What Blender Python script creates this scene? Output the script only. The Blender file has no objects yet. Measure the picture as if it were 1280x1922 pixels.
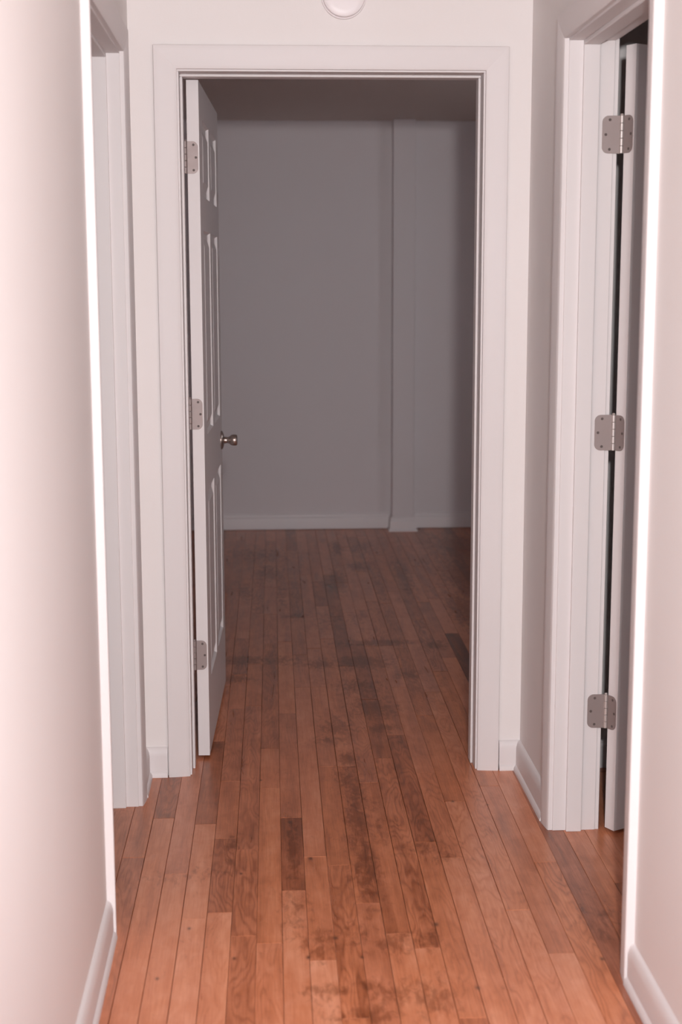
import bpy, bmesh, math, random
from mathutils import Vector, Matrix

scene = bpy.context.scene
COL = scene.collection
random.seed(11)

# ------------------------------------------------------------------ camera, world, lights, exposure
CAM = Vector((0.0, -4.157, 1.4649))
F_PX, PITCH, YAW, ROLL = 2702.74, math.radians(9.1611), math.radians(3.0727), math.radians(-0.1408)
fw = Vector((math.sin(YAW) * math.cos(PITCH), math.cos(YAW) * math.cos(PITCH), -math.sin(PITCH)))
rt = Vector((math.cos(YAW), -math.sin(YAW), 0))
up = rt.cross(fw)
r2 = math.cos(ROLL) * rt + math.sin(ROLL) * up
u2 = -math.sin(ROLL) * rt + math.cos(ROLL) * up
cd = bpy.data.cameras.new('camera')
cam = bpy.data.objects.new('camera', cd)
COL.objects.link(cam)
cam.matrix_world = Matrix(((r2.x, u2.x, -fw.x, CAM.x), (r2.y, u2.y, -fw.y, CAM.y), (r2.z, u2.z, -fw.z, CAM.z), (0, 0, 0, 1)))
cd.sensor_fit = 'VERTICAL'
cd.sensor_height = 36.0
cd.lens = F_PX / 1922 * 36
cd.clip_start = 0.02
cd.dof.use_dof = True
cd.dof.focus_distance = 4.25
cd.dof.aperture_fstop = 3.5
scene.camera = cam

world = bpy.data.worlds.new('world')
scene.world = world
world.use_nodes = True
bgn = world.node_tree.nodes['Background']
bgn.inputs[0].default_value = (0.93, 0.955, 1.02, 1)
bgn.inputs[1].default_value = 3.0

fl_d = bpy.data.lights.new('camera_flash', 'SPOT')
fl_d.spot_size = math.radians(72)
fl_d.spot_blend = 0.6
fl_d.energy = 290
fl_d.color = (1.0, 0.965, 0.955)
fl_d.shadow_soft_size = 0.045
fl_o = bpy.data.objects.new('camera_flash', fl_d)
COL.objects.link(fl_o)
fl_o.location = (0.12, -4.15, 1.72)
fl_o.rotation_euler = (math.radians(90 - 6), 0, math.radians(-1.5))

vs = scene.view_settings
vs.view_transform = 'Standard'
vs.look = 'None'
vs.exposure = 0.0
vs.gamma = 1.0
vs.use_curve_mapping = False

# ------------------------------------------------------------------ plan dimensions (metres)
XL, XR = -0.3635, 0.7633          # hall wall faces
WT = 0.115                        # hall side wall thickness
WE = 0.14                         # end wall thickness
YB = 4.286                        # back wall of the far room
YH = -2.7                         # mouth of the hall towards the front room
ZC = 2.36                         # ceiling
CW = 0.0635                       # casing width

# ------------------------------------------------------------------ materials
def newmat(name):
    m = bpy.data.materials.new(name)
    m.use_nodes = True
    nt = m.node_tree
    return m, nt, nt.nodes['Principled BSDF']

def paint(name, col, rough, bump=0.05, scale=220.0, spec=0.5):
    m, nt, b = newmat(name)
    N, L = nt.nodes.new, nt.links.new
    geo = N('ShaderNodeNewGeometry')
    n1 = N('ShaderNodeTexNoise'); n1.inputs['Scale'].default_value = scale; n1.inputs['Detail'].default_value = 1
    L(geo.outputs['Position'], n1.inputs['Vector'])
    n2 = N('ShaderNodeTexNoise'); n2.inputs['Scale'].default_value = 1.7; n2.inputs['Detail'].default_value = 2
    L(geo.outputs['Position'], n2.inputs['Vector'])
    mx = N('ShaderNodeMix'); mx.data_type = 'RGBA'
    mx.inputs[6].default_value = (col[0] * .97, col[1] * .965, col[2] * .96, 1)
    mx.inputs[7].default_value = (min(1, col[0] * 1.02), min(1, col[1] * 1.02), min(1, col[2] * 1.025), 1)
    L(n2.outputs['Fac'], mx.inputs[0])
    L(mx.outputs[2], b.inputs['Base Color'])
    bp = N('ShaderNodeBump'); bp.inputs['Strength'].default_value = bump; bp.inputs['Distance'].default_value = 0.002
    L(n1.outputs['Fac'], bp.inputs['Height'])
    L(bp.outputs['Normal'], b.inputs['Normal'])
    b.inputs['Roughness'].default_value = rough
    b.inputs['Specular IOR Level'].default_value = spec
    return m

M_WALL = paint('wall_paint', (0.785, 0.745, 0.735), 0.62, 0.06)
M_ROOM = paint('far_room_wall_paint', (0.80, 0.75, 0.765), 0.65, 0.06)
M_CEIL = paint('ceiling_paint', (0.72, 0.64, 0.60), 0.8, 0.1, 120)
M_TRIM = paint('trim_paint', (0.735, 0.695, 0.695), 0.5, 0.03, 90, .3)
M_GLOSS = paint('far_room_trim_paint', (0.85, 0.80, 0.81), 0.4, 0.02, 90)
M_DOOR = paint('door_paint', (0.74, 0.70, 0.70), 0.5, 0.03, 150, .3)
M_PLASTIC = paint('white_plastic', (0.82, 0.77, 0.78), 0.4, 0.0)

def metal(name, col, rough, met=0.75):
    m, nt, b = newmat(name)
    N, L = nt.nodes.new, nt.links.new
    tc = N('ShaderNodeTexCoord')
    n = N('ShaderNodeTexNoise'); n.inputs['Scale'].default_value = 60; n.inputs['Detail'].default_value = 4
    L(tc.outputs['Object'], n.inputs['Vector'])
    mr = N('ShaderNodeMapRange'); mr.inputs[3].default_value = rough - .06; mr.inputs[4].default_value = rough + .1
    L(n.outputs['Fac'], mr.inputs[0]); L(mr.outputs[0], b.inputs['Roughness'])
    b.inputs['Base Color'].default_value = (*col, 1)
    b.inputs['Metallic'].default_value = met
    return m

M_NICKEL = metal('satin_nickel', (0.335, 0.275, 0.265), 0.52, 0.45)
M_PIN = metal('bright_nickel', (0.56, 0.50, 0.48), 0.42, 0.5)
M_KNOB = metal('aged_nickel', (0.36, 0.29, 0.26), 0.22)
m_, nt_, b_ = newmat('screw_recess'); b_.inputs['Base Color'].default_value = (0.10, 0.075, 0.07, 1); b_.inputs['Roughness'].default_value = .6
M_HOLE = m_
m_, nt_, b_ = newmat('subfloor'); b_.inputs['Base Color'].default_value = (0.045, 0.02, 0.012, 1); b_.inputs['Roughness'].default_value = .9
M_SUB = m_

# worn spots of the boards: centre x, y, radius x, radius y, strength (metres on the floor)
STAINS = [(0.255, -0.20, .030, .24, .8), (0.245, -0.40, .03, .14, .95), (0.245, -0.72, .035, .22, .85), (0.30, -0.35, .03, .12, .45), (0.225, -0.55, .05, .12, .45), (0.30, -0.50, .05, .10, .5), (0.285, -1.14, .05, .06, .75), (0.355, -1.12, .035, .06, .6),
          (0.263, -1.372, .05, .06, .75), (0.334, -1.388, .05, .07, .85), (0.216, -1.335, .04, .03, .7), (0.207, -1.457, .05, .035, 1.0), (0.117, -1.352, .045, .035, .8), (0.14, -1.46, .05, .05, .5),
          (0.41, -0.60, .07, .06, .55), (0.46, -0.67, .06, .03, .5), (0.06, -0.98, .04, .13, .55), (0.115, -1.13, .045, .07, .7), (0.065, -0.60, .016, .24, .9), (0.20, -1.10, .05, .08, .5),
          (-0.10, -0.545, .020, .05, .9), (-0.10, -0.66, .015, .03, .7), (0.40, 3.68, .03, .20, 1.1), (0.36, 2.79, .035, .28, 1.0),
          (0.69, 2.87, .035, .40, 1.0), (0.45, 1.55, .13, .045, 1.3), (0.37, 1.25, .10, .09, 1.1), (0.21, 1.23, .05, .06, 1.0), (0.37, 0.65, .07, .12, 1.0),
          (0.34, 0.90, .09, .10, .8), (0.23, 0.44, .05, .09, .9), (0.38, 0.42, .05, .05, .9), (0.25, 0.11, .03, .06, 1.0), (0.235, -0.06, .035, .09, .9), (0.20, 0.30, .05, .05, .8),
          (-0.10, 1.31, .10, .07, 1.0), (-0.12, 1.05, .06, .05, 1.0), (0.06, 1.30, .08, .08, .7), (0.88, 2.12, .06, .35, 1.0), (1.0, 2.9, .12, .6, 1.0), (1.07, 3.6, .14, .5, 1.0),
          (0.48, 3.14, .08, .12, .9), (0.02, 3.01, .06, .2, .9), (-0.10, 2.57, .04, .2, .7), (0.08, 2.45, .03, .3, .6), (0.69, 1.50, .045, .07, 1.0), (0.53, 1.07, .05, .06, .8),
          (-0.05, 3.5, .2, .25, .6), (0.30, 1.95, .12, .2, .5), (0.12, 2.05, .06, .05, .8), (-0.17, 0.27, .03, .05, .8), (0.84, 1.0, .05, .35, .7), (0.55, 3.7, .06, .2, .7),
          (-0.16, -0.73, .09, .04, .45), (-0.25, -0.75, .07, .04, .4),
          (0.60, 0.86, .07, .2, .3), (0.82, 1.0, .05, .35, .55), (0.78, -1.05, .06, .12, .5)]

# small knots and nail marks: x, y, radius
KNOTS = [(.435, -1.357, .005), (-.077, -1.195, .0045), (.085, -1.199, .005), (.149, -1.109, .0055), (.202, -1.206, .004), (-.069, -.739, .004), (.108, -.653, .006),
         (-.183, -1.041, .004), (-.239, -1.278, .004), (.725, -1.244, .005), (.525, -.268, .005), (.06, -.40, .006), (.383, -1.053, .006), (-.02, -.06, .004), (.62, -.3, .003)]

def wood():
    m, nt, b = newmat('oak_strip_boards')
    N, L = nt.nodes.new, nt.links.new
    def math_(op, a, b2=None, clamp=False):
        n = N('ShaderNodeMath'); n.operation = op; n.use_clamp = clamp
        for i, v in enumerate((a, b2)):
            if v is None: continue
            if isinstance(v, (int, float)): n.inputs[i].default_value = v
            else: L(v, n.inputs[i])
        return n.outputs[0]
    def mixc(f, c1, c2, mode='MIX'):
        n = N('ShaderNodeMix'); n.data_type = 'RGBA'; n.blend_type = mode
        for i, v in ((0, f), (6, c1), (7, c2)):
            if isinstance(v, (int, float)): n.inputs[i].default_value = v
            elif isinstance(v, tuple): n.inputs[i].default_value = (*v, 1)
            else: L(v, n.inputs[i])
        return n.outputs[2]
    geo = N('ShaderNodeNewGeometry')
    at = N('ShaderNodeAttribute'); at.attribute_name = 'tone'
    sp = N('ShaderNodeSeparateColor'); L(at.outputs['Color'], sp.inputs[0])
    light, hue, seed = sp.outputs[0], sp.outputs[1], sp.outputs[2]
    ps = N('ShaderNodeSeparateXYZ'); L(geo.outputs['Position'], ps.inputs[0])
    X, Y = ps.outputs[0], ps.outputs[1]
    def coord(sx, sy, k):
        c = N('ShaderNodeCombineXYZ')
        L(math_('MULTIPLY', X, sx), c.inputs[0]); L(math_('ADD', math_('MULTIPLY', Y, sy), math_('MULTIPLY', seed, 37.0)), c.inputs[1])
        L(math_('MULTIPLY', seed, k), c.inputs[2])
        return c.outputs[0]
    def noise(v, detail=4, rough=.55, dist=0.0):
        n = N('ShaderNodeTexNoise'); n.inputs['Scale'].default_value = 1; n.inputs['Detail'].default_value = detail
        n.inputs['Roughness'].default_value = rough; n.inputs['Distortion'].default_value = dist
        L(v, n.inputs['Vector']); return n.outputs['Fac']
    fine = noise(coord(330, 9, 91), 4, .65)
    broad = noise(coord(26, 2.2, 53), 3, .5, .6)
    # cathedral figure: growth rings cut along the board
    warp = noise(coord(15, 2.6, 23), 2, .45)
    ring = math_('SINE', math_('ADD', math_('MULTIPLY', warp, 95.0), math_('MULTIPLY', X, 150.0)))
    ring = math_('MULTIPLY', math_('ADD', ring, 1.0), .5)
    ring = math_('POWER', ring, 2.2)
    fig = N('ShaderNodeMapRange'); fig.inputs[1].default_value = .55; fig.inputs[2].default_value = .95; fig.inputs[3].default_value = .015; fig.inputs[4].default_value = .15
    L(seed, fig.inputs[0])
    cm = N('ShaderNodeCombineXYZ'); L(math_('MULTIPLY', X, 20), cm.inputs[0]); L(math_('MULTIPLY', Y, 11), cm.inputs[1]); L(math_('MULTIPLY', seed, 5.0), cm.inputs[2])
    mott = noise(cm.outputs[0], 5, .6, .4)
    light = math_('ADD', light, math_('MULTIPLY', math_('SUBTRACT', mott, .5), .42))
    f = math_('ADD', light, math_('MULTIPLY', math_('SUBTRACT', broad, .5), .62))
    f = math_('ADD', f, math_('MULTIPLY', math_('SUBTRACT', fine, .5), .42))
    f = math_('SUBTRACT', f, math_('MULTIPLY', ring, fig.outputs[0]), True)
    cr = N('ShaderNodeValToRGB'); L(f, cr.inputs[0])
    e = cr.color_ramp.elements
    e[0].position = 0.0; e[0].color = (0.115, 0.036, 0.016, 1)
    e[1].position = 1.0; e[1].color = (0.84, 0.37, 0.20, 1)
    for p, c in ((.3, (0.34, 0.102, 0.040, 1)), (.6, (0.61, 0.212, 0.096, 1))):
        k = e.new(p); k.color = c
    col = mixc(math_('MULTIPLY', math_('ADD', hue, math_('MULTIPLY', math_('SUBTRACT', mott, .5), .9)), .6, True), cr.outputs[0], mixc(1.0, cr.outputs[0], (0.90, 1.03, 1.45), 'MULTIPLY'))
    # wear and old finish stains, with shapes of their own
    def spots(rows):
        # strongest of many gaussian spots: peak * exp(-0.7 * (squared distance to the nearest spot centre))
        top, low = max(r[4] for r in rows), None
        for (sx, sy, rx, ry, st) in rows:
            v = N('ShaderNodeVectorMath'); v.operation = 'MULTIPLY_ADD'
            L(geo.outputs['Position'], v.inputs[0])
            v.inputs[1].default_value = (1 / rx, 1 / ry, 0)
            v.inputs[2].default_value = (-sx / rx, -sy / ry, math.sqrt(max(0, math.log(top / st) / .7)))
            d = N('ShaderNodeVectorMath'); d.operation = 'DOT_PRODUCT'
            L(v.outputs[0], d.inputs[0]); L(v.outputs[0], d.inputs[1])
            low = d.outputs['Value'] if low is None else math_('MINIMUM', low, d.outputs['Value'])
        return math_('MULTIPLY', math_('EXPONENT', math_('MULTIPLY', low, -.7)), top)
    mask = spots(STAINS)
    cst = N('ShaderNodeCombineXYZ'); L(math_('MULTIPLY', X, 58), cst.inputs[0]); L(math_('MULTIPLY', Y, 24), cst.inputs[1])
    L(math_('MULTIPLY', seed, 2.0), cst.inputs[2])
    blot = noise(cst.outputs[0], 5, .62, .5)
    thr = math_('ADD', math_('MULTIPLY', mask, .62), math_('SUBTRACT', math_('MULTIPLY', blot, 1.5), .75))
    stain = N('ShaderNodeMapRange'); stain.interpolation_type = 'SMOOTHSTEP'
    stain.inputs[1].default_value = .11; stain.inputs[2].default_value = .62; stain.inputs[3].default_value = 0; stain.inputs[4].default_value = .74
    L(thr, stain.inputs[0])
    col = mixc(stain.outputs[0], col, mixc(1.0, col, (0.42, 0.34, 0.25), 'MULTIPLY'))
    knots = spots([(kx, ky, kr * .84, kr * 1.42, 1.0) for kx, ky, kr in KNOTS])
    col = mixc(math_('MULTIPLY', knots, .8), col, (0.075, 0.028, 0.015))
    L(col, b.inputs['Base Color'])
    rr = N('ShaderNodeMapRange'); rr.inputs[3].default_value = .22; rr.inputs[4].default_value = .40
    L(broad, rr.inputs[0]); L(rr.outputs[0], b.inputs['Roughness'])
    b.inputs['Specular IOR Level'].default_value = .5
    bp = N('ShaderNodeBump'); bp.inputs['Strength'].default_value = .12; bp.inputs['Distance'].default_value = .001
    L(fine, bp.inputs['Height']); L(bp.outputs[0], b.inputs['Normal'])
    return m
M_WOOD = wood()

# ------------------------------------------------------------------ helpers
def props(o, label=None, cat=None, kind=None, group=None):
    if label: o['label'] = label
    if cat: o['category'] = cat
    if kind: o['kind'] = kind
    if group: o['group'] = group
    return o

def empty(name, loc=(0, 0, 0), rz=0.0):
    o = bpy.data.objects.new(name, None)
    o.empty_display_size = .05
    COL.objects.link(o)
    o.location = loc; o.rotation_euler = (0, 0, rz)
    return o

def link(name, me, mat, parent=None, smooth=False):
    o = bpy.data.objects.new(name, me)
    COL.objects.link(o)
    if mat: me.materials.append(mat)
    if smooth:
        for p in me.polygons: p.use_smooth = True
    if parent: o.parent = parent
    return o

def bm_obj(name, bm, mat, parent=None, smooth=False):
    bmesh.ops.recalc_face_normals(bm, faces=bm.faces[:])
    me = bpy.data.meshes.new(name)
    bm.to_mesh(me); bm.free()
    return link(name, me, mat, parent, smooth)

def add_box(bm, x0, x1, y0, y1, z0, z1, bev=0.0):
    b = bmesh.new()
    vs_ = [b.verts.new((x, y, z)) for z in (z0, z1) for (x, y) in ((x0, y0), (x1, y0), (x1, y1), (x0, y1))]
    for f in ((0, 3, 2, 1), (4, 5, 6, 7), (0, 1, 5, 4), (1, 2, 6, 5), (2, 3, 7, 6), (3, 0, 4, 7)):
        b.faces.new([vs_[i] for i in f])
    if bev: bmesh.ops.bevel(b, geom=b.edges[:], offset=bev, segments=2, profile=.5, affect='EDGES')
    me = bpy.data.meshes.new('t'); b.to_mesh(me); b.free(); bm.from_mesh(me); bpy.data.meshes.remove(me)

def box_obj(name, dims, mat, parent=None, bev=0.0):
    bm = bmesh.new(); add_box(bm, *dims, bev=bev)
    return bm_obj(name, bm, mat, parent)

def sweep(name, prof, ends, mapf, mat, parent=None, smooth=False):
    """prof: list of (w, t); ends(w) -> (a0, a1); mapf(a, w, t) -> xyz; closed profile swept from a0 to a1."""
    bm = bmesh.new()
    A, B = [], []
    for (w, t) in prof:
        a0, a1 = ends(w, t)
        A.append(bm.verts.new(mapf(a0, w, t))); B.append(bm.verts.new(mapf(a1, w, t)))
    n = len(prof)
    for i in range(n):
        j = (i + 1) % n
        bm.faces.new((A[i], A[j], B[j], B[i]))
    bm.faces.new(A); bm.faces.new(B[::-1])
    return bm_obj(name, bm, mat, parent, smooth)

def lathe(bm, prof, n=32, axis='X', org=(0, 0, 0)):
    rings = []
    for (h, r) in prof:
        ring = []
        for k in range(n):
            a = 2 * math.pi * k / n
            c, s = r * math.cos(a), r * math.sin(a)
            p = {'X': (h, c, s), 'Y': (c, h, s), 'Z': (c, s, h)}[axis]
            ring.append(bm.verts.new((p[0] + org[0], p[1] + org[1], p[2] + org[2])))
        rings.append(ring)
    for a, b in zip(rings, rings[1:]):
        for k in range(n):
            bm.faces.new((a[k], a[(k + 1) % n], b[(k + 1) % n], b[k]))
    bm.faces.new(rings[0][::-1]); bm.faces.new(rings[-1])

def auto_smooth(o, ang=35):
    me = o.data
    for p in me.polygons: p.use_smooth = True
    bm = bmesh.new(); bm.from_mesh(me)
    for e in bm.edges:
        if len(e.link_faces) == 2 and e.calc_face_angle(0) > math.radians(ang): e.smooth = False
    bm.to_mesh(me); bm.free()

# ------------------------------------------------------------------ setting: walls and ceilings
def wall(name, boxes, mat, label):
    bm = bmesh.new()
    for b in boxes: add_box(bm, *b)
    return props(bm_obj(name, bm, mat), label, 'wall', 'structure')

LN, LF = -1.0783 + CW, -0.2529         # left doorway, between casing inner edges
RN, RF = -1.3587 + CW, -0.4989         # right doorway
EL, ER, EZ = -0.2306, 0.6327, 2.0425   # end doorway
HZ = 2.052                              # head of the side doorways
JT, RV = 0.018, 0.005                   # jamb thickness, reveal
def ro(a0, a1): return a0 - JT + RV, a1 + JT - RV   # rough opening

a0, a1 = ro(LN, LF)
wall('wall_left', [(XL - WT, XL, YH, a0, 0, ZC), (XL - WT, XL, a1, 0.0, 0, ZC), (XL - WT, XL, a0, a1, HZ + JT - RV, ZC)], M_WALL,
     'cream hall wall on the left with a cased doorway')
a0, a1 = ro(RN, RF)
wall('wall_right', [(XR, XR + WT, YH, a0, 0, ZC), (XR, XR + WT, a1, 0.0, 0, ZC), (XR, XR + WT, a0, a1, HZ + JT - RV, ZC)], M_WALL,
     'cream hall wall on the right with a cased doorway')
a0, a1 = ro(EL, ER)
wall('wall_end', [(-2.4, a0, 0, WE, 0, ZC), (a1, 3.0, 0, WE, 0, ZC), (a0, a1, 0, WE, EZ + JT - RV, ZC)], M_WALL,
     'cream wall at the end of the hall around the open doorway')
wall('wall_back', [(-1.5, 2.5, YB, YB + .1, 0, ZC)], M_ROOM, 'dim mauve grey wall at the back of the far room')
wall('wall_back_left', [(-1.5, -1.4, WE, YB, 0, ZC)], M_ROOM, 'left side wall of the far room behind the open door')
WY0, WY1, WZ0, WZ1 = 1.55, 2.45, 0.95, 1.95
wall('wall_back_right', [(2.4, 2.5, WE, WY0, 0, ZC), (2.4, 2.5, WY1, YB, 0, ZC), (2.4, 2.5, WY0, WY1, 0, WZ0), (2.4, 2.5, WY0, WY1, WZ1, ZC)], M_ROOM,
     'right side wall of the far room with an added window opening')
wall('wall_front', [(-2.4, XL - WT, YH, YH + .1, 0, ZC), (XR + WT, 3.0, YH, YH + .1, 0, ZC)], M_WALL, 'walls either side of the mouth of the hall')
wall('wall_side_left', [(-2.5, -2.4, YH, WE, 0, ZC)], M_ROOM, 'outer wall of the dark room left of the hall')
wall('wall_side_right', [(3.0, 3.1, YH, WE, 0, ZC)], M_ROOM, 'outer wall of the dark room right of the hall')
props(box_obj('ceiling', (-2.5, 3.1, -5.6, WE, ZC, ZC + .1), M_CEIL), 'flat painted ceiling over the hall', 'ceiling', 'structure')
props(box_obj('ceiling_back', (-1.5, 2.5, WE, YB + .1, ZC, ZC + .1), M_CEIL), 'dark flat ceiling of the far room', 'ceiling', 'structure')

win = props(empty('fill_window_1', (2.45, (WY0 + WY1) / 2, WZ0)), 'unseen window added to let fill light into the far room', 'window', 'structure')  # added out of view, only so sky light fills the far room
hw, hh = (WY1 - WY0) / 2, WZ1 - WZ0
for d in ((-.05, .05, -hw, -hw + .05, 0, hh), (-.05, .05, hw - .05, hw, 0, hh), (-.05, .05, -hw + .05, hw - .05, 0, .05), (-.05, .05, -hw + .05, hw - .05, hh - .05, hh),
          (-.02, .02, -hw + .05, hw - .05, hh / 2 - .02, hh / 2 + .02)):
    box_obj('fill_window_frame', d, M_TRIM, win)

# ------------------------------------------------------------------ floor: oak strips, each board a piece
PW, PK, P0 = 0.0584, 0.0065, -0.0313     # strip width, slight skew, first seam at y=-1.48
def seam(n, y): return P0 + PK * (y + 1.48) + n * PW
JOINTS = {-7: [-1.3, .1], -6: [-1.6, -.62, .2], -5: [-1.9, -.35, .5], -4: [-.731, .25], -3: [-.400, -.992, .316, .95], -2: [-.505, -.062, -.960, .669, .997, 1.106, 1.662],
          -1: [-.583, .701, 1.25, 2.1], 0: [-.132, -1.126, .229, 1.57], 1: [-.366, -.846, .603, 1.593], 2: [-.643, -1.214, .918, 1.381, 2.019],
          3: [-.701, .918, .05], 4: [.050, -.929, 1.631], 5: [-1.094, -.1, 1.2], 6: [-1.17, .117, .75], 7: [-.56, .342, -1.48, 1.5],
          8: [-.027, -.669, .9], 9: [-.268, -1.7, .55, 1.45], 10: [-.988, .829], 11: [-1.212, -.15, 1.1], 12: [-.712, -1.9, .2, 1.3], 13: [-1.75, .35, .95, 1.69],
          14: [-1.35, -.1, 1.05], 15: [-.85, .6]}
# tones of boards that stand out: (row, y) -> (lightness, pinkness)
TONES = {(-2, -.67): (.47, .3), (-1, -.93): (.49, .25), (1, -.61): (.31, .2), (1, -.99): (.50, .2), (2, -.30): (.60, .5), (3, -.2): (.50, .0), (4, -.4): (.47, .0),
         (5, -.6): (.48, .1), (6, -.5): (.52, .1), (7, -.25): (.42, .1), (8, -.33): (.56, .2), (9, -.10): (.50, .0), (9, -.6): (.66, .1), (10, -.5): (.66, .2),
         (11, -.5): (.58, .7), (12, -.5): (.66, .4), (13, -.75): (.40, .9), (14, -.8): (.56, .4), (15, -1.1): (.34, .1), (7, -.8): (.47, .0), (8, -.95): (.52, .2),
         (-3, -.2): (.50, .9), (-3, -.7): (.72, .3), (-4, -.4): (.62, .7), (-5, -.7): (.54, .6), (-6, -.9): (.50, .5), (-6, -.4): (.5, .4), (-7, -.6): (.5, .4), (0, -.6): (.60, .1), (0, .05): (.56, .2), (2, -.9): (.62, .2),
         (2, -1.4): (.78, .4), (3, -1.1): (.52, .1), (4, -.75): (.46, .0), (5, -1.3): (.66, .2), (6, -1.4): (.66, .2), (7, -1.2): (.56, .1), (8, -1.4): (.66, .3),
         (9, -1.2): (.70, .3), (10, -1.2): (.72, .4), (11, -.9): (.54, .4), (11, -1.4): (.76, .4), (12, -1.2): (.62, .0), (-1, -1.4): (.52, .2), (-2, -1.3): (.72, .3),
         (-3, -1.3): (.74, .4), (-4, -1.2): (.66, .3), (-5, -1.3): (.62, .3), (0, -1.4): (.68, .3), (1, -1.4): (.66, .3), (13, 1.3): (.10, .3), (14, .4): (.3, .1),
         (6, .4): (.36, .2), (7, .0): (.36, .1), (-3, .1): (.36, .2), (0, .9): (.44, .3)}

floor = props(box_obj('floor', (-2.5, 3.1, -5.6, YB + .1, -.10, -.0075), M_SUB), 'reddish worn oak strip floor running down the hall', 'floor', 'structure')

def project(p):
    d = Vector(p) - CAM
    z = d.dot(fw)
    if z < .05: return None
    return (640 + F_PX * d.dot(r2) / z, 961 - F_PX * d.dot(u2) / z)

def shown(row, y0, y1):
    """rough area in the picture (pixels) of the part of a board that the camera can see"""
    tot = 0.0
    k = max(2, int((y1 - y0) / .08))
    for i in range(k):
        ya, yb = y0 + (y1 - y0) * i / k, y0 + (y1 - y0) * (i + 1) / k
        ym = (ya + yb) / 2
        xa, xb = seam(row, ym), seam(row + 1, ym)
        if ym < YH: continue
        if ym < 0:
            lo, hi = XL, XR
            if -1.01 < ym < -.25: lo = -.60
            if -1.29 < ym < -.50: hi = 1.0
        else: lo, hi = -1.4, 2.4
        if xb < lo or xa > hi: continue
        p, q = project((max(xa, lo), ya, 0)), project((min(xb, hi), yb, 0))
        if not p or not q: continue
        um, vm = (p[0] + q[0]) / 2, (p[1] + q[1]) / 2
        if not (-20 < um < 1300 and vm < 1940): continue
        if ym > .14 and not (330 < um < 905): continue
        tot += abs(p[0] - q[0]) * abs(p[1] - q[1])
    return tot

boards = []
rng = random.Random(5)
for row in range(-42, 54):
    js = sorted(JOINTS.get(row, []))
    pts = [-5.6]
    y = -5.6 + rng.uniform(.1, .9)
    first = js[0] if js else 99
    while y < min(first - .35, YB - .15):
        pts.append(y); y += rng.uniform(.45, 1.15)
    pts += js
    if js:
        y = js[-1] + rng.uniform(.5, 1.0)
        while y < YB - .2:
            pts.append(y); y += rng.uniform(.4, 1.0)
    pts.append(YB)
    for y0, y1 in zip(pts, pts[1:]):
        ym = (y0 + y1) / 2
        xm = seam(row, ym) + PW / 2
        if ym > .3 and not (-1.45 < xm < 2.45): continue
        if not (-2.45 < xm < 3.05): continue
        tone = None
        for (r, ty), v in TONES.items():
            if r == row and y0 <= ty < y1: tone = v
        if tone is None:
            if rng.random() < .08: tone = (rng.uniform(.28, .42), rng.uniform(0, .4))
            else: tone = (rng.uniform(.48, .66), rng.uniform(0, .5))
        if ym > 1.1: tone = (tone[0] * .95 + .02, min(1, tone[1] * .5 + .62))
        boards.append((shown(row, y0, y1), row, y0, y1, (tone[0], tone[1], rng.random())))

def board_verts(row, y0, y1, oy, ox, oz):
    g, c = .0001 + .0006 * math.sin(row * 12.9898 + y0 * 3.1) ** 2, .0005
    V = []
    for z, i in ((-.009, 0), (-c, 0), (0, c)):
        for (n, yy, sx, sy) in ((row, y0, 1, 1), (row + 1, y0, -1, 1), (row + 1, y1, -1, -1), (row, y1, 1, -1)):
            V.append((seam(n, yy) + sx * (g + i) - ox, yy + sy * (g + i) - oy, z + oz))
    return V
BF = [(8, 9, 10, 11)] + [(k + a, k + (a + 1) % 4, k + 4 + (a + 1) % 4, k + 4 + a) for k in (0, 4) for a in range(4)]

def tone_attr(me, tones):
    at = me.color_attributes.new('tone', 'FLOAT_COLOR', 'POINT')
    for i, t in enumerate(tones): at.data[i].color = (*t, 1)

boards.sort(key=lambda b: -b[0])
rest_v, rest_f, rest_t = [], [], []
for i, (a, row, y0, y1, tone) in enumerate(boards):
    oz = rng.uniform(-.0004, .0002)
    if i < 290 and a > 30:
        ox, oy = seam(row, (y0 + y1) / 2), (y0 + y1) / 2
        me = bpy.data.meshes.new('floor_board')
        me.from_pydata(board_verts(row, y0, y1, oy, ox, oz), [], BF)
        tone_attr(me, [tone] * 12)
        o = link('floor_board', me, M_WOOD, floor)
        o.location = (ox, oy, 0)
    else:
        k = len(rest_v)
        rest_v += board_verts(row, y0, y1, 0, 0, oz)
        rest_f += [tuple(k + q for q in f) for f in BF]
        rest_t += [tone] * 12
me = bpy.data.meshes.new('floor_boards_beyond')
me.from_pydata(rest_v, [], rest_f)
tone_attr(me, rest_t)
props(link('floor_boards_beyond', me, M_WOOD, floor), kind='stuff')

# ------------------------------------------------------------------ doorway trim: casing, jambs, stops
CASE = [(0, 0), (0, .0105), (.0025, .0122), (.012, .0142), (.030, .0165), (.048, .0184), (.058, .0192), (.0622, .0188), (CW, .0172), (CW, 0)]

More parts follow.
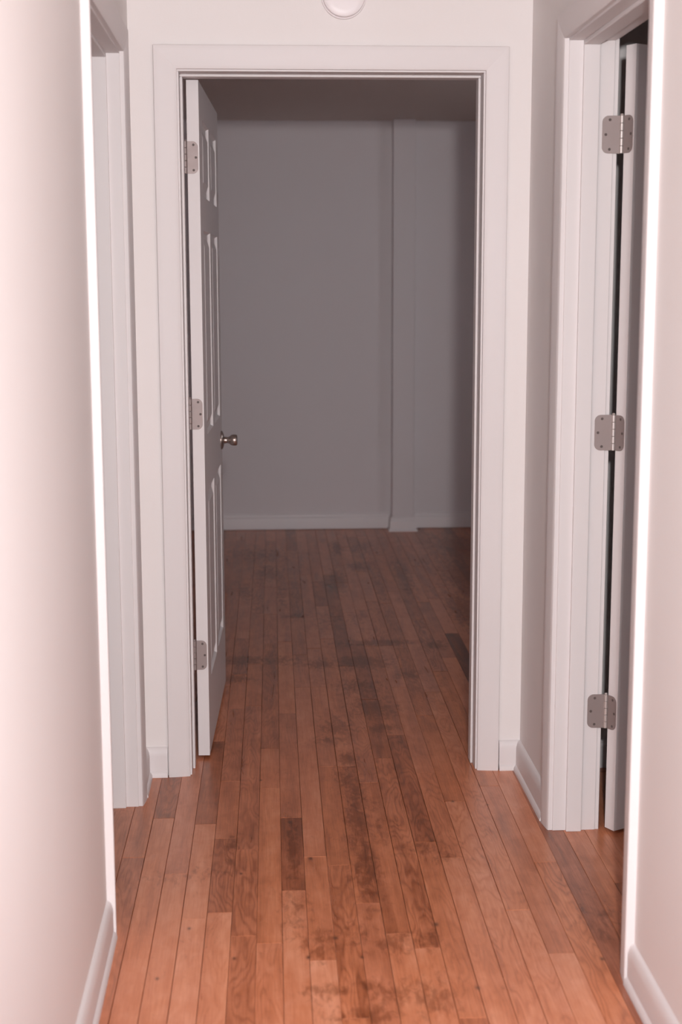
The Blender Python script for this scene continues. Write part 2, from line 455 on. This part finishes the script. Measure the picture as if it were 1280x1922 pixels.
def doorway(name, label, mapf, a0, a1, hz, depth, stop0, stop1, stop_t, backside=True):
    """mapf(a, out, z): a along the wall, out = distance from the hall face (negative goes into the wall)"""
    root = props(empty(name), label, 'door frame', 'structure')
    sides = [0]
    if backside: sides.append(1)
    for sd in sides:
        g = (lambda a, w, t: None)
        def om(t, sd=sd): return t if sd == 0 else -depth - t
        sweep('side_casing', CASE, lambda w, t: (0.0, hz + w), lambda z, w, t: mapf(a0 - w, om(t), z), M_TRIM, root, False)
        sweep('side_casing', CASE, lambda w, t: (0.0, hz + w), lambda z, w, t: mapf(a1 + w, om(t), z), M_TRIM, root, False)
        sweep('head_casing', CASE, lambda w, t: (a0 - w, a1 + w), lambda a, w, t: mapf(a, om(t), hz + w), M_TRIM, root, False)
    for o in root.children: auto_smooth(o, 25)
    b0, b1, bz = a0 + RV, a1 - RV, hz - RV
    def bx(nm, aa, ab, o0, o1, z0, z1, bev=.0012):
        p, q = mapf(aa, o0, z0), mapf(ab, o1, z1)
        box_obj(nm, (min(p[0], q[0]), max(p[0], q[0]), min(p[1], q[1]), max(p[1], q[1]), z0, z1), M_TRIM, root, bev)
    bx('side_jamb', b0 - JT, b0, 0, -depth, 0, bz)
    bx('side_jamb', b1, b1 + JT, 0, -depth, 0, bz)
    bx('head_jamb', b0 - JT, b1 + JT, 0, -depth, bz, bz + JT)
    bx('door_stop', b0, b0 + stop_t, -stop0, -stop1, 0, bz - stop_t, .002)
    bx('door_stop', b1 - stop_t, b1, -stop0, -stop1, 0, bz - stop_t, .002)
    bx('head_stop', b0, b1, -stop0, -stop1, bz - stop_t, bz, .002)
    return root

trim_1 = doorway('trim_1', 'white casing and jambs of the doorway at the end of the hall', lambda a, o, z: (a, -o, z), EL, ER, EZ, WE, .055, .100, .007)
trim_2 = doorway('trim_2', 'white casing and jambs of the doorway in the left hall wall', lambda a, o, z: (XL + o, a, z), LN, LF, HZ, WT, .034, .075, .011)
trim_3 = doorway('trim_3', 'white casing and jambs of the doorway in the right hall wall', lambda a, o, z: (XR - o, a, z), RN, RF, HZ, WT, .035, .076, .011)
# crack of missing caulk above the end doorway's head casing
bm = bmesh.new()
pts = [(.368, 0), (.400, .0018), (.412, .0026), (.418, .0014), (.413, -.0006), (.39, -.0008)]
A = [bm.verts.new((x, -.0006, EZ + CW + .0002 + z)) for x, z in pts]; B = [bm.verts.new((x, .001, EZ + CW + .0002 + z)) for x, z in pts]
for i in range(6): bm.faces.new((A[i], A[(i + 1) % 6], B[(i + 1) % 6], B[i]))
bm.faces.new(A); bm.faces.new(B)
bm_obj('caulk_crack', bm, M_HOLE, trim_1)

# ------------------------------------------------------------------ baseboards with shoe moulding
BASE = [(0, 0), (0, .0135), (.060, .0135), (.064, .0128), (.066, .0100), (.070, .0074), (.077, .0060), (.0785, .0085), (.083, .0088), (.0875, .0070), (.090, .0035), (.0905, 0)]
BASE_PLAIN = [(0, 0), (0, .0135), (.062, .0135), (.070, .0128), (.078, .0108), (.084, .0082), (.088, .0050), (.090, 0)]
SHOE = [(0, .0135), (0, .0275), (.006, .0270), (.011, .0250), (.0155, .0215), (.018, .0175), (.019, .0135)]
def baseboard(name, label, runs, shoe=True, mat=None):
    mat = mat or M_TRIM
    root = props(empty(name), label, 'baseboard', 'structure')
    for (mapf, a0, a1) in runs:
        auto_smooth(sweep('board', BASE_PLAIN if shoe else BASE, lambda w, t: (a0, a1), lambda a, w, t: mapf(a, t, w), mat, root), 40)
        if shoe: auto_smooth(sweep('shoe_molding', SHOE, lambda w, t: (a0, a1), lambda a, w, t: mapf(a, t - .006, w), M_TRIM, root), 40)
    return root
mL = lambda a, t, z: (XL + t, a, z)
mR = lambda a, t, z: (XR - t, a, z)
mE = lambda a, t, z: (a, -t, z)
mB = lambda a, t, z: (a, YB - t, z + .004)
G = .0015
baseboard('baseboard_left', 'white baseboard along the left hall wall', [(mL, YH, LN - CW - G), (mL, LF + CW + G, 0)])
baseboard('baseboard_right', 'white baseboard along the right hall wall', [(mR, YH, RN - CW - G), (mR, RF + CW + G, 0)])
baseboard('baseboard_end', 'short white baseboards beside the end doorway casing', [(mE, XL, EL - CW - .003), (mE, ER + CW + .003, XR)])
baseboard('baseboard_back', 'dim baseboard along the back wall of the far room', [(mB, -1.4, .738), (mB, .889, 2.4)], False, M_GLOSS)
baseboard('baseboard_side', 'white baseboard in the dark room behind the right door', [(mE, XR + WT, 3.0)], False)

# ------------------------------------------------------------------ boxed column on the back wall
col_o = props(empty('boxed_column', (.8135, YB, 0)), 'narrow boxed column standing against the back wall of the far room', 'column')
box_obj('shaft', (-.0625, .0625, -.098, 0, 0, ZC), M_ROOM, col_o, .002)
bm = bmesh.new()
prev = None
for z, g in ((0, .023), (.010, .022), (.014, .0155), (.058, .0145), (.066, .011), (.075, .008), (.082, .005), (.084, 0.0005)):
    ring = [bm.verts.new(p) for p in ((-.0625 - g, 0, z), (-.0625 - g, -.098 - g, z), (.0625 + g, -.098 - g, z), (.0625 + g, 0, z))]
    if prev:
        for i in range(3): bm.faces.new((prev[i], prev[i + 1], ring[i + 1], ring[i]))
    prev = ring
bm_obj('base_trim', bm, M_GLOSS, col_o)

# ------------------------------------------------------------------ hinges
def leaf_bm(w, h, t, r=.016):
    """plate in local coords: u 0..w, v -h/2..h/2, thickness t; the two corners at u=w are rounded"""
    bm = bmesh.new()
    pts = [(0, -h / 2)]
    for k in range(7):
        a = -math.pi / 2 + math.pi / 2 * k / 6
        pts.append((w - r + r * math.cos(a), -h / 2 + r + r * math.sin(a)))
    for k in range(7):
        a = math.pi / 2 * k / 6
        pts.append((w - r + r * math.cos(a), h / 2 - r + r * math.sin(a)))
    pts.append((0, h / 2))
    return bm, pts

def leaf(name, w, h, t, mp, parent, screw_parent=None):
    """mp(u, v, n): u across the leaf, v up, n out of the surface"""
    bm, pts = leaf_bm(w, h, t)
    A = [bm.verts.new(mp(u, v, 0)) for u, v in pts]; B = [bm.verts.new(mp(u, v, t)) for u, v in pts]
    n = len(pts)
    for i in range(n): bm.faces.new((A[i], A[(i + 1) % n], B[(i + 1) % n], B[i]))
    bm.faces.new(A); bm.faces.new(B)
    o = bm_obj(name, bm, M_NICKEL, parent)
    for (u, v) in ((w * .58, h * .39), (w * .80, 0), (w * .58, -h * .39)):
        s = bmesh.new()
        c0 = []
        for rad, nn in ((.0036, t + .0002), (.0030, t + .0007), (.0012, t + .0005)):
            c0.append([s.verts.new(mp(u + rad * math.cos(a), v + rad * math.sin(a), nn)) for a in [2 * math.pi * k / 12 for k in range(12)]])
        for p, q in zip(c0, c0[1:]):
            for k in range(12): s.faces.new((p[k], p[(k + 1) % 12], q[(k + 1) % 12], q[k]))
        s.faces.new(c0[-1])
        bm_obj('screw', s, M_HOLE, o)
    return o

def barrel(h, org, parent, mat):
    bm = bmesh.new()
    kn = 5
    for k in range(kn):
        z0, z1 = -h / 2 + h * k / kn + .0004, -h / 2 + h * (k + 1) / kn - .0004
        lathe(bm, [(z0, .0048), (z0 + .0005, .0053), (z1 - .0005, .0053), (z1, .0048)], 14, 'Z', org)
    lathe(bm, [(h / 2 - .001, .003), (h / 2 + .002, .0045), (h / 2 + .004, .0036), (h / 2 + .005, .0012)], 14, 'Z', org)
    o = bm_obj('barrel', bm, mat, parent)
    auto_smooth(o)
    return o

# ------------------------------------------------------------------ six panel doors
DH, DT, DB = 2.024, .035, .010
ROWS = ((.235, .825), (.995, 1.612), (1.712, 1.935))
def panel_bm(s0, s1, z0, z1, mp):
    """moulded recess and raised field; mp(s, d, z): d = depth below the face"""
    bm = bmesh.new()
    loops = [(0, 0), (.003, .0058), (.006, .0088), (.009, .0094), (.022, .0094), (.024, .0090), (.043, .0014), (.045, .0008)]
    prev = None
    for ins, d in loops:
        r = [bm.verts.new(mp(s, d, z)) for s, z in ((s0 + ins, z0 + ins), (s1 - ins, z0 + ins), (s1 - ins, z1 - ins), (s0 + ins, z1 - ins))]
        if prev:
            for i in range(4): bm.faces.new((prev[i], prev[(i + 1) % 4], r[(i + 1) % 4], r[i]))
        prev = r
    bm.faces.new(prev)
    return bm

def make_door(name, label, pin, rz, width, side, hinge_z, off=.003, cols=None):
    """closed door runs from the pin along local +x (off .. off+width); thickness in local y
    side=+1: face seen when closed is at y=ya; the pin lies beyond y=yb"""
    root = props(empty(name, (pin[0], pin[1], 0), rz), label, 'door', 'structure')
    ya, yb = (-.041, -.006) if side < 0 else (.006, .041)
    x0, x1 = off, off + width
    p = width / .85
    cols = cols or ((.118 * p, .398 * p), (.468 * p, .748 * p))
    # stiles and rails, one continuous slab with openings on both faces
    xs = [x0, x0 + cols[0][0], x0 + cols[0][1], x0 + cols[1][0], x0 + cols[1][1], x1]
    zs = [DB, ROWS[0][0], ROWS[0][1], ROWS[1][0], ROWS[1][1], ROWS[2][0], ROWS[2][1], DB + DH]
    bm = bmesh.new()
    for y in (ya, yb):
        V = [[bm.verts.new((x, y, z)) for z in zs] for x in xs]
        for i in range(5):
            for j in range(7):
                if i in (1, 3) and j in (1, 3, 5): continue
                bm.faces.new((V[i][j], V[i + 1][j], V[i + 1][j + 1], V[i][j + 1]))
    e = [(x0, ya), (x1, ya), (x1, yb), (x0, yb)]
    for i in (1, 3):
        (xa, y_a), (xb, y_b) = e[i], e[(i + 1) % 4]
        bm.faces.new([bm.verts.new(q) for q in ((xa, y_a, DB), (xb, y_b, DB), (xb, y_b, DB + DH), (xa, y_a, DB + DH))])
    for z in (DB, DB + DH): bm.faces.new([bm.verts.new((x, y, z)) for x, y in e])
    bmesh.ops.remove_doubles(bm, verts=bm.verts[:], dist=1e-5)
    slab = bm_obj('door_slab', bm, M_DOOR, root)
    mid = (ya + yb) / 2
    for c in cols:
        for (z0, z1) in ROWS:
            b1 = panel_bm(x0 + c[0], x0 + c[1], z0, z1, lambda s, d, z: (s, ya + d, z))
            b2 = panel_bm(x0 + c[0], x0 + c[1], z0, z1, lambda s, d, z: (s, yb - d, z))
            me = bpy.data.meshes.new('t'); b2.to_mesh(me); b2.free(); b1.from_mesh(me); bpy.data.meshes.remove(me)
            bm_obj('raised_panel', b1, M_DOOR, root)
    # hinges: leaf on the door edge, pin barrel
    for hz in hinge_z:
        def mp(u, v, n): return (x0 - n, (yb - .0 - u) if side < 0 else (ya + u), hz + v)
        hg = leaf('hinge', .031, .092, .0016, mp, root)
        barrel(.092, (0, 0, hz), hg, M_NICKEL if pin[0] < 0 else M_PIN)
    # knob set
    kx, kz = x1 - .060, .905
    for (yf, sg) in ((ya, -1), (yb, 1)):
        bm = bmesh.new()
        lathe(bm, [(0, .0335), (.003, .0335), (.0065, .030), (.010, .020), (.0115, .013)], 36, 'Y')
        ro_ = bm_obj('rosette', bm, M_KNOB, root); auto_smooth(ro_, 40)
        bm = bmesh.new()
        lathe(bm, [(.0100, .0125), (.020, .0105), (.027, .0115), (.032, .0150), (.036, .0180), (.042, .0196), (.052, .0196), (.056, .0180), (.0575, .0145), (.058, .006)], 36, 'Y')
        kn = bm_obj('knob', bm, M_KNOB, root); auto_smooth(kn, 40)
        for o in (ro_, kn):
            o.location = (kx, yf, kz); o.scale = (1, sg, 1)
    box_obj('latch_plate', (x1 - .0002, x1 + .0012, mid - .0125, mid + .0125, kz - .028, kz + .028), M_NICKEL, root)
    return root

HZS = (1.8160, 1.0700, .3300)
PIN1 = (-.2188, .146)
door_1 = make_door('door_1', 'white six panel door standing open at the end of the hall', PIN1, math.radians(88.1), .850, -1, HZS)
PIN2 = (.8985, -.5075)
# right door: closed runs toward -y from the far jamb, swings into the right room
door_2 = make_door('door_2', 'white door standing open behind the right doorway with three hinges', PIN2, math.radians(-90 + 119), .765, -1, (1.8205, 1.0745, .3315))
# jamb leaves of the hinges
for hz in (1.8205, 1.0745, .3315):
    yj = RF - RV
    leaf('hinge_leaf', .0455, .092, .0016, lambda u, v, n: (PIN2[0] - .003 - u, yj - n, hz + v), trim_3)
for hz in HZS:
    xj = EL + RV
    leaf('hinge_leaf', .031, .092, .0016, lambda u, v, n: (xj + n, WE + .002 - u, hz + v), trim_1)

# ------------------------------------------------------------------ smoke detector over the end doorway
sd = props(empty('smoke_detector', (.2338, 0, 2.24)), 'round white smoke detector on the wall above the end doorway', 'smoke detector')
bm = bmesh.new(); lathe(bm, [(0, .0615), (-.003, .0625), (-.009, .0622), (-.0105, .060)], 48, 'Y')
auto_smooth(bm_obj('mounting_base', bm, M_PLASTIC, sd), 40)
bm = bmesh.new(); lathe(bm, [(-.0095, .0565), (-.0115, .0590), (-.020, .0590), (-.0245, .0575), (-.027, .052), (-.0278, .040), (-.028, .015)], 48, 'Y')
auto_smooth(bm_obj('cover', bm, M_PLASTIC, sd), 40)
bm = bmesh.new(); lathe(bm, [(-.0275, .0075), (-.0300, .0070), (-.0305, .003)], 20, 'Y', (0.0, 0, .022))
auto_smooth(bm_obj('test_button', bm, M_PLASTIC, sd), 40)
